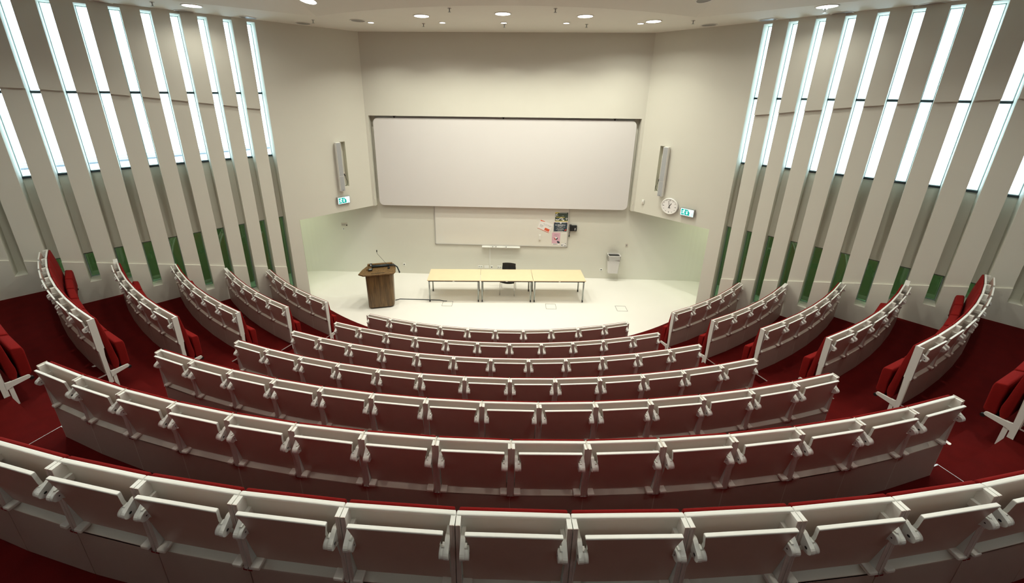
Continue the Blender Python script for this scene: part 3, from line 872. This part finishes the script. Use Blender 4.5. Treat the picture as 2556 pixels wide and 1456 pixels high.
# tables
TR0 = atan2(-6.50 + 6.73, 2.62 + 2.19); TW = 1.600; TD = 0.76; TH = 0.765
ux, uy = cos(TR0), sin(TR0)
def table_proto():
    t = thing('folding_table', 'x', 'table')
    build('tabletop', lambda bm: box(bm, -TW / 2 + .003, TW / 2 - .003, 0, TD, TH - 0.026, TH), MT['maple'], t, bevel=0.003, seg=1)
    def fr(bm):
        box(bm, -TW / 2 + .03, TW / 2 - .03, 0.03, 0.06, TH - 0.066, TH - 0.027); box(bm, -TW / 2 + .03, TW / 2 - .03, TD - 0.06, TD - 0.03, TH - 0.066, TH - 0.027)
        box(bm, -TW / 2 + .03, -TW / 2 + .06, 0.03, TD - 0.03, TH - 0.066, TH - 0.027); box(bm, TW / 2 - .06, TW / 2 - .03, 0.03, TD - 0.03, TH - 0.066, TH - 0.027)
    build('underframe', fr, MT['black'], t)
    def clip(bm): box(bm, -0.03, 0.03, 0.02, 0.031, TH - 0.05, TH - 0.03)
    build('latch', clip, MT['chrome'], t)
    for sx in (-1, 1):
        for yy in (0.055, TD - 0.055):
            lg = build('leg', lambda bm: tube(bm, [(0, 0, TH - 0.03), (0, 0, 0.085)], 0.0225, 12), MT['steel'], t, (sx * (TW / 2 - 0.055), yy, 0))
            def wh(bm):
                cyl(bm, (-0.016, 0.012, 0.037), 0.037, 0.032, 'x', 18); box(bm, -0.01, 0.01, -0.01, 0.02, 0.05, 0.085)
            c = build('caster', wh, MT['black'], lg)
            build('hub', lambda bm: cyl(bm, (-0.0175, 0.012, 0.037), 0.012, 0.035, 'x', 10), MT['chrome'], c)
    return t
tp = table_proto()
for i, lab in enumerate(('maple-topped table on casters, left one of three in a row on stage', 'maple-topped table on casters, middle one of three, chair behind it', 'maple-topped table on casters, right one of three in a row on stage')):
    t = tp if i == 0 else copy_tree(tp)
    d = (i + 0.5) * 1.607
    t.location = (-2.195 + ux * d, -6.725 + uy * d, 0.0); t.rotation_euler = (0, 0, TR0)
    t['label'] = lab; t['group'] = 'three stage tables pushed together'

# chair behind the middle table
ch = thing('chair', 'black chair with thin chrome legs behind the middle table', 'chair', (0.25, -5.93, 0), radians(-6))
def f_seatc(bm):
    n = 10; top = []; bot = []
    for i in range(n + 1):
        u = -0.215 + 0.43 * i / n; zz = 0.47 - 0.035 * (1 - (u / 0.215) ** 2)
        top.append((u, zz)); bot.append((u, zz - 0.022))
    pts = top + bot[::-1]
    a = [bm.verts.new((u, -0.24, z)) for u, z in pts]; b = [bm.verts.new((u, 0.20, z)) for u, z in pts]
    bm.faces.new(a); bm.faces.new(b[::-1])
    for i in range(len(pts)): bm.faces.new((a[i], b[i], b[(i + 1) % len(pts)], a[(i + 1) % len(pts)]))
build('seat', f_seatc, MT['black'], ch, bevel=0.004, seg=1)
def f_backc(bm):
    n = 10; top = []; bot = []
    for i in range(n + 1):
        u = -0.215 + 0.43 * i / n; yy = 0.27 - 0.05 * (u / 0.215) ** 2
        top.append((u, yy)); bot.append((u, yy - 0.016))
    pts = top + bot[::-1]
    a = [bm.verts.new((u, y, 0.655)) for u, y in pts]; b = [bm.verts.new((u, y + 0.03, 0.905)) for u, y in pts]
    bm.faces.new(a); bm.faces.new(b[::-1])
    for i in range(len(pts)): bm.faces.new((a[i], b[i], b[(i + 1) % len(pts)], a[(i + 1) % len(pts)]))
build('backrest', f_backc, MT['black'], ch, bevel=0.004, seg=1)
for sx in (-1, 1):
    build('leg', lambda bm: tube(bm, [(sx * 0.222, -0.22, 0.45), (sx * 0.232, -0.245, 0.0)], 0.010, 8), MT['chrome'], ch)
    build('leg', lambda bm: tube(bm, [(sx * 0.222, 0.19, 0.45), (sx * 0.236, 0.25, 0.0)], 0.010, 8), MT['chrome'], ch)
    build('back_frame', lambda bm: tube(bm, [(sx * 0.222, -0.22, 0.45), (sx * 0.222, 0.16, 0.455), (sx * 0.222, 0.205, 0.50), (sx * 0.218, 0.228, 0.70), (sx * 0.213, 0.24, 0.86)], 0.010, 8), MT['chrome'], ch)

# lectern
LR = radians(14)
lc = thing('lectern', 'walnut veneered lectern with rounded corners at the left of the stage', 'lectern', (-3.56, -6.87, 0), LR)
def loft(bm, rings):
    R_ = [[bm.verts.new(p) for p in r] for r in rings]
    for a, b in zip(R_, R_[1:]):
        for i in range(len(a)): bm.faces.new((a[i], a[(i + 1) % len(a)], b[(i + 1) % len(a)], b[i]))
    bm.faces.new(R_[0][::-1]); bm.faces.new(R_[-1])
build('body', lambda bm: loft(bm, [[(u, v, 0.045) for u, v in rpoly(0.74, 0.52, 0.10, 8)], [(u * 1.06, v, 1.10) for u, v in rpoly(0.74, 0.52, 0.10, 8)]]), MT['walnut'], lc, smooth=False)
build('plinth', lambda bm: loft(bm, [[(u, v, 0.0) for u, v in rpoly(0.66, 0.44, 0.08, 6)], [(u, v, 0.05) for u, v in rpoly(0.66, 0.44, 0.08, 6)]]), MT['black'], lc)
def f_top(bm):
    # boat-shaped desk top, sloping up to the back
    pts = [(0.47, -0.20), (0.42, -0.30), (-0.30, -0.315), (-0.44, -0.30), (-0.58, -0.20), (-0.50, 0.02), (-0.34, 0.29), (-0.28, 0.315), (0.30, 0.315), (0.40, 0.28), (0.47, 0.05)]
    a = [bm.verts.new((u, v, 1.10 + (v + 0.315) * 0.10)) for u, v in pts]; b = [bm.verts.new((u * 0.985, v * 0.985, 1.135 + (v + 0.315) * 0.10)) for u, v in pts]
    bm.faces.new(a[::-1]); bm.faces.new(b)
    for i in range(len(pts)): bm.faces.new((a[i], a[(i + 1) % len(pts)], b[(i + 1) % len(pts)], b[i]))
build('top', f_top, MT['walnut'], lc, bevel=0.004, seg=1)
def f_ledge(bm):
    box(bm, -0.36, 0.36, 0.20, 0.285, 1.175, 1.235); box(bm, -0.36, -0.33, -0.05, 0.285, 1.16, 1.215)
build('raised_ledge', f_ledge, MT['walnut'], lc, bevel=0.008)
build('pen_groove', lambda bm: box(bm, -0.22, 0.16, -0.235, -0.215, 1.142, 1.1475), MT['black'], lc)
ZT = lambda v: 1.137 + (v + 0.315) * 0.10
mic = thing('gooseneck_microphone', 'thin gooseneck microphone on the lectern bending to the left', 'microphone', (-3.56, -6.87, 0), LR)
build('mic_base', lambda bm: cyl(bm, (0.27, 0.0, ZT(0)), 0.035, 0.035, 'z', 16), MT['black'], mic)
build('gooseneck', lambda bm: tube(bm, [(0.27, 0.0, ZT(0) + 0.03), (0.20, 0.02, 1.32), (0.05, 0.04, 1.53), (-0.03, 0.05, 1.64), (-0.035, 0.05, 1.70)], 0.0045, 8), MT['dark'], mic)
build('mic_head', lambda bm: tube(bm, [(-0.035, 0.05, 1.69), (-0.035, 0.05, 1.75)], [0.012, 0.016], 10), MT['black'], mic)
kb = thing('cable_roll', 'dark padded cable roll lying across the lectern top', 'cable', (-3.56, -6.87, 0), LR)
build('roll', lambda bm: tube(bm, [(-0.22, 0.10, ZT(.1) + 0.035), (0.0, 0.11, ZT(.1) + 0.035), (0.27, 0.12, ZT(.1) + 0.035)], 0.036, 12), MT['dark'], kb)
build('cable_end', lambda bm: tube(bm, [(0.25, 0.10, ZT(.1) + 0.04), (0.42, 0.09, ZT(.1) + 0.05), (0.51, 0.06, 1.16), (0.55, 0.04, 1.05), (0.57, 0.03, 0.98)], [0.022, 0.022, 0.02, 0.02, 0.024], 10), MT['dark'], kb)
t = thing('touch_panel', 'small black control panel on the left of the lectern top', 'control panel', (-3.56, -6.87, 0), LR)
build('housing', lambda bm: box(bm, -0.31, -0.19, -0.10, 0.02, ZT(0) + 0.0, ZT(0) + 0.03), MT['black'], t, bevel=0.004)
build('display', lambda bm: box(bm, -0.285, -0.215, -0.075, -0.005, ZT(0) + 0.03, ZT(0) + 0.032), MT['steel'], t)
t = thing('remote_control', 'small remote with a white face standing at the back of the lectern', 'remote control', (-3.56, -6.87, 0), LR)
build('housing', lambda bm: box(bm, -0.285, -0.215, 0.16, 0.195, ZT(.2) + 0.0, ZT(.2) + 0.09), MT['black'], t, bevel=0.006)
build('face_plate', lambda bm: box(bm, -0.27, -0.235, 0.155, 0.162, ZT(.2) + 0.02, ZT(.2) + 0.075), MT['paper'], t)

# floor boxes and cable cover
for x, y, lab in ((-1.585, -6.75, 'square floor box outline in the stage floor, leftmost of three'), (1.565, -6.735, 'square floor box outline in the stage floor, middle of three'), (3.68, -6.735, 'square floor box outline in the stage floor, rightmost of three')):
    t = thing('floor_box', lab, 'floor box', (x, y, 0), 0, 'floor boxes in the stage floor')
    def fb(bm):
        for x0, x1, y0, y1 in ((-.155, -.147, -.14, .14), (.147, .155, -.14, .14), (-.155, .155, -.14, -.133), (-.155, .155, .128, .14)): box(bm, x0, x1, y0, y1, 0.0, 0.003)
    build('metal_rim', fb, MT['dark'], t); build('lid', lambda bm: box(bm, -.147, .147, -.133, .128, 0.0, 0.002), MT['stage'], t)
t = thing('floor_cable', 'black cable running over the stage floor from the lectern to the floor box', 'cable', (0, 0, 0))
build('cable_sheath', lambda bm: tube(bm, [(-3.22, -6.66, 0.012), (-3.1, -6.58, 0.012), (-2.4, -6.57, 0.012), (-1.85, -6.58, 0.012), (-1.72, -6.62, 0.01), (-1.62, -6.62, 0.008)], 0.011, 8), MT['dark'], t)

# ------------------------------------------------------------------ wing walls: exit signs, clock, loudspeakers, detectors
def on_wall(side, s, z, d=0.0):
    return wall_pt(side, s, z, d), radians(45 if side == 'L' else -45)
def exit_sign(side, s, z, label):
    p, r_ = on_wall(side, s, z)
    t = thing('exit_sign', label, 'exit sign', p, r_, 'green exit signs')
    build('housing', lambda bm: box(bm, -0.195, 0.195, -0.085, 0.0, -0.117, 0.117), MT['steel'], t, bevel=0.006)
    build('lit_face', lambda bm: box(bm, -0.178, 0.178, -0.088, -0.085, -0.10, 0.10), MT['signwhite'], t)
    pl = lambda u, v, d: (u, -0.088 - d, v)
    def field(bm):
        prism_plane(bm, [(-.16, -.085), (.155, -.085), (.155, .02), (.06, .02), (.02, .085), (-.045, .085), (-.16, .085)], pl, 0.0, 0.002)
    build('green_field', field, MT['signgreen'], t)
    def sym(bm):
        k = lambda pts: prism_plane(bm, pts, pl, 0.002, 0.004)
        k([(-.012, .055), (.012, .055), (.012, -.015), (.032, -.015), (0, -.06), (-.032, -.015), (-.012, -.015)])           # arrow
        k([(.075, -.075), (.145, -.075), (.145, .075), (.075, .075)])                                                       # door
        k([(-.085 + .016 * cos(radians(a)), .058 + .016 * sin(radians(a))) for a in range(0, 360, 45)])                     # head
        k([(-.10, .04), (-.075, .045), (-.08, -.0), (-.105, -.01)])                                                          # torso
        k([(-.10, .04), (-.135, .025), (-.145, -.0), (-.135, -.0), (-.125, .015), (-.10, .022)]); k([(-.078, .04), (-.05, .015), (-.045, .03), (-.07, .05)])
        k([(-.105, -.005), (-.085, -.0), (-.065, -.03), (-.06, -.075), (-.075, -.075), (-.082, -.038)]); k([(-.105, -.005), (-.09, -.02), (-.115, -.045), (-.15, -.045), (-.15, -.032), (-.122, -.03)])
    build('pictogram', sym, MT['signwhite'], t)
exit_sign('L', -7.015, 2.942, 'lit green exit sign under the left loudspeaker')
exit_sign('R', -7.695, 2.926, 'lit green exit sign right of the round clock')

p, r_ = on_wall('R', -7.166, 2.99)
t = thing('wall_clock', 'round white wall clock showing almost one, on the right wing wall', 'clock', p, r_)
build('casing', lambda bm: (cyl(bm, (0, -0.065, 0), 0.235, 0.065, 'y', 48, 0, 0.25),), MT['bin'], t)
def f_ringc(bm):
    n = 48; A = [[bm.verts.new((rr * cos(2 * pi * i / n), y, rr * sin(2 * pi * i / n))) for i in range(n)] for rr, y in ((0.25, -0.05), (0.245, -0.075), (0.215, -0.078), (0.208, -0.066))]
    for a, b in zip(A, A[1:]):
        for i in range(n): bm.faces.new((a[i], a[(i + 1) % n], b[(i + 1) % n], b[i]))
build('rim', f_ringc, MT['white'], t, smooth=True)
build('dial', lambda bm: cyl(bm, (0, -0.068, 0), 0.213, 0.003, 'y', 48), MT['paper'], t)
def f_marks(bm):
    for i in range(12):
        a = radians(30 * i); big = i % 3 == 0
        T = Matrix.Rotation(a, 4, 'Y'); box(bm, -0.006 if big else -0.0035, 0.006 if big else 0.0035, -0.071, -0.068, 0.155 if big else 0.17, 0.20, T=T)
    box(bm, -0.035, 0.035, -0.071, -0.068, -0.055, -0.040)
build('hour_marks', f_marks, MT['black'], t)
build('hour_hand', lambda bm: prism_plane(bm, [(-.009, -.03), (.009, -.03), (.006, .115), (-.006, .115)], lambda u, v, d: (u * cos(radians(28)) + v * sin(radians(28)), -0.072 - d, -u * sin(radians(28)) + v * cos(radians(28))), 0, 0.002), MT['black'], t)
build('minute_hand', lambda bm: prism_plane(bm, [(-.006, -.04), (.006, -.04), (.004, .17), (-.004, .17)], lambda u, v, d: (u * cos(radians(-14)) + v * sin(radians(-14)), -0.075 - d, -u * sin(radians(-14)) + v * cos(radians(-14))), 0, 0.002), MT['black'], t)

def speaker(side, s, label, nlabel):
    sg = 1 if side == 'L' else -1
    p, r_ = on_wall(side, s, 3.25)
    t = thing('column_speaker', label, 'loudspeaker', p, r_, 'slim column loudspeakers')
    build('cabinet', lambda bm: box(bm, -0.072, 0.072, -0.16, -0.03, 0.0, 1.48), MT['white'], t, bevel=0.004)
    build('grille', lambda bm: (box(bm, -0.062, 0.062, -0.166, -0.16, 0.475, 1.47), box(bm, -0.062, 0.062, -0.166, -0.16, 0.012, 0.46)), MT['grey'], t)
    build('logo_badge', lambda bm: box(bm, -0.012, 0.012, -0.169, -0.166, 0.03, 0.042), MT['black'], t)
    build('wall_bracket', lambda bm: (box(bm, -0.03, 0.03, -0.04, 0.0, 0.3, 0.36), box(bm, -0.03, 0.03, -0.04, 0.0, 1.1, 1.16)), MT['steel'], t)
    h0, h1 = HOLE[side]; hc = (h0 + h1) / 2
    p, r_ = on_wall(side, hc, 3.34)
    w = h1 - h0
    t = thing('speaker_cable', nlabel, 'cable', p, r_, 'cables in the loudspeaker recesses')
    build('wall_plug', lambda bm: box(bm, -0.035, 0.035, 0.10, 0.155, 0.36, 0.43), MT['tab'], t, bevel=0.005)
    build('plug_head', lambda bm: tube(bm, [(0, 0.13, 0.39), (0, 0.06, 0.36), (0.005, 0.03, 0.33)], [0.018, 0.018, 0.01]), MT['black'], t)
    build('cable_loop', lambda bm: tube(bm, [(0.005, 0.03, 0.33), (0.02 * sg, 0.03, 0.25), (0.055 * sg, 0.03, 0.16), (0.055 * sg, 0.03, 0.09), (0.02 * sg, 0.03, 0.03), (-0.05 * sg, 0.03, 0.02)], 0.006, 8), MT['black'], t)
speaker('L', -7.03, 'slim white column loudspeaker on the left wing wall', 'black cable and plug inside the left loudspeaker recess')
speaker('R', -6.865, 'slim white column loudspeaker on the right wing wall above the clock', 'black cable and plug inside the right loudspeaker recess')
p, r_ = on_wall('R', -6.322, 2.94)
t = thing('motion_detector', 'small white wall detector between the big screen and the clock', 'detector', p, r_)
build('housing', lambda bm: box(bm, -0.035, 0.035, -0.05, 0, -0.065, 0.065), MT['white'], t, bevel=0.012, seg=3)
build('sensor_lens', lambda bm: box(bm, -0.022, 0.022, -0.056, -0.05, -0.05, 0.0), MT['tab'], t, bevel=0.004)

# sprinkler heads
for x, y, lab in ((-1.08, -8.28, 'sprinkler head on the ceiling, left of centre near the ceiling bend'), (1.1, -8.27, 'sprinkler head on the ceiling, right of centre near the ceiling bend'),
                  (-2.03, -6.44, 'sprinkler head close to the screen wall, left of centre'), (0.02, -6.37, 'sprinkler head close to the screen wall, in the middle'), (2.08, -6.42, 'sprinkler head close to the screen wall, right of centre'),
                  (-4.65, -6.9, 'sprinkler head over the left wing wall'), (4.45, -6.98, 'sprinkler head over the right wing wall'), (-6.95, -8.79, 'sprinkler head above the left slit windows'), (6.43, -8.30, 'sprinkler head above the right slit windows')):
    t = thing('sprinkler', lab, 'sprinkler', (x, y, CZ), 0, 'ceiling sprinklers')
    build('escutcheon', lambda bm: cyl(bm, (0, 0, -0.008), 0.04, 0.008, 'z', 16), MT['chrome'], t)
    build('sprinkler_body', lambda bm: (tube(bm, [(0, 0, 0), (0, 0, -0.07)], 0.012, 8), cyl(bm, (0, 0, -0.078), 0.03, 0.006, 'z', 12)), MT['steel'], t)

# unseen lamps, added to light the corridor behind the green panes
for i, (sg, s) in enumerate([(g, q) for g in (-1, 1) for q in (-8.6, -11.2, -13.8)]):
    p = wall_pt('L' if sg < 0 else 'R', s, 2.77, 1.1)
    t = thing('corridor_fill_lamp', 'unseen flat lamp added to light the green corridor behind the slit windows', 'ceiling light', p, 0, 'added corridor fill lamps')
    build('lens', lambda bm: cyl(bm, (0, 0, -0.02), 0.15, 0.02, 'z', 24), MT['lamp'], t)
    ld = bpy.data.lights.new('lamp', 'AREA'); ld.shape = 'DISK'; ld.size = 0.3; ld.energy = 11; ld.color = (0.90, 1.0, 0.62)
    lo = bpy.data.objects.new('lamp', ld); COL.objects.link(lo); lo.parent = t; lo.location = (0, 0, -0.03)

# building outside the left windows
bd = thing('office_building', 'low pale building with a grey sheet roof outside the left slit windows', 'building', (-27.4, 5.0, 0), radians(49))
build('facade', lambda bm: box(bm, -14, 14, -9, -2.4, -6.0, 1.9), MT['outside'], bd)
build('roof', lambda bm: box(bm, -14, 14, -2.6, 0, 1.6, 2.0), MT['cutout'], bd)
build('roof_seam', lambda bm: box(bm, -14, 14, -1.35, -1.25, 2.0, 2.03), MT['outside'], bd)

# bits of litter on the carpet
for x, y, z, r_, lab in ((-6.06, -12.33, G[4], 0.4, 'pale blue paper scrap on the carpet behind the fifth left block row'), (-5.49 * -1, -13.24, G[5] - 0.33, 1.2, 'small white paper scrap on the right aisle carpet'),
                         (-6.36, -8.90, G[1], 0.8, 'small dark crumpled wrapper on the carpet behind the second left block row')):
    dark_one = 'dark' in lab
    def fs(bm):
        vs = [bm.verts.new((0.035 * cos(a) * (1 + 0.3 * sin(3 * a)), 0.022 * sin(a), 0.006 + 0.005 * sin(2 * a))) for a in [i * pi / 4 for i in range(8)]]
        lo = [bm.verts.new((v.co.x, v.co.y, 0.001)) for v in vs]
        bm.faces.new(vs); bm.faces.new(lo[::-1])
        for i in range(8): bm.faces.new((vs[i], lo[i], lo[(i + 1) % 8], vs[(i + 1) % 8]))
    build('wrapper' if dark_one else 'paper_scrap', fs, MT['dark'] if dark_one else MT['paper'], None, (x, y, z), r_, label=lab, category='litter')
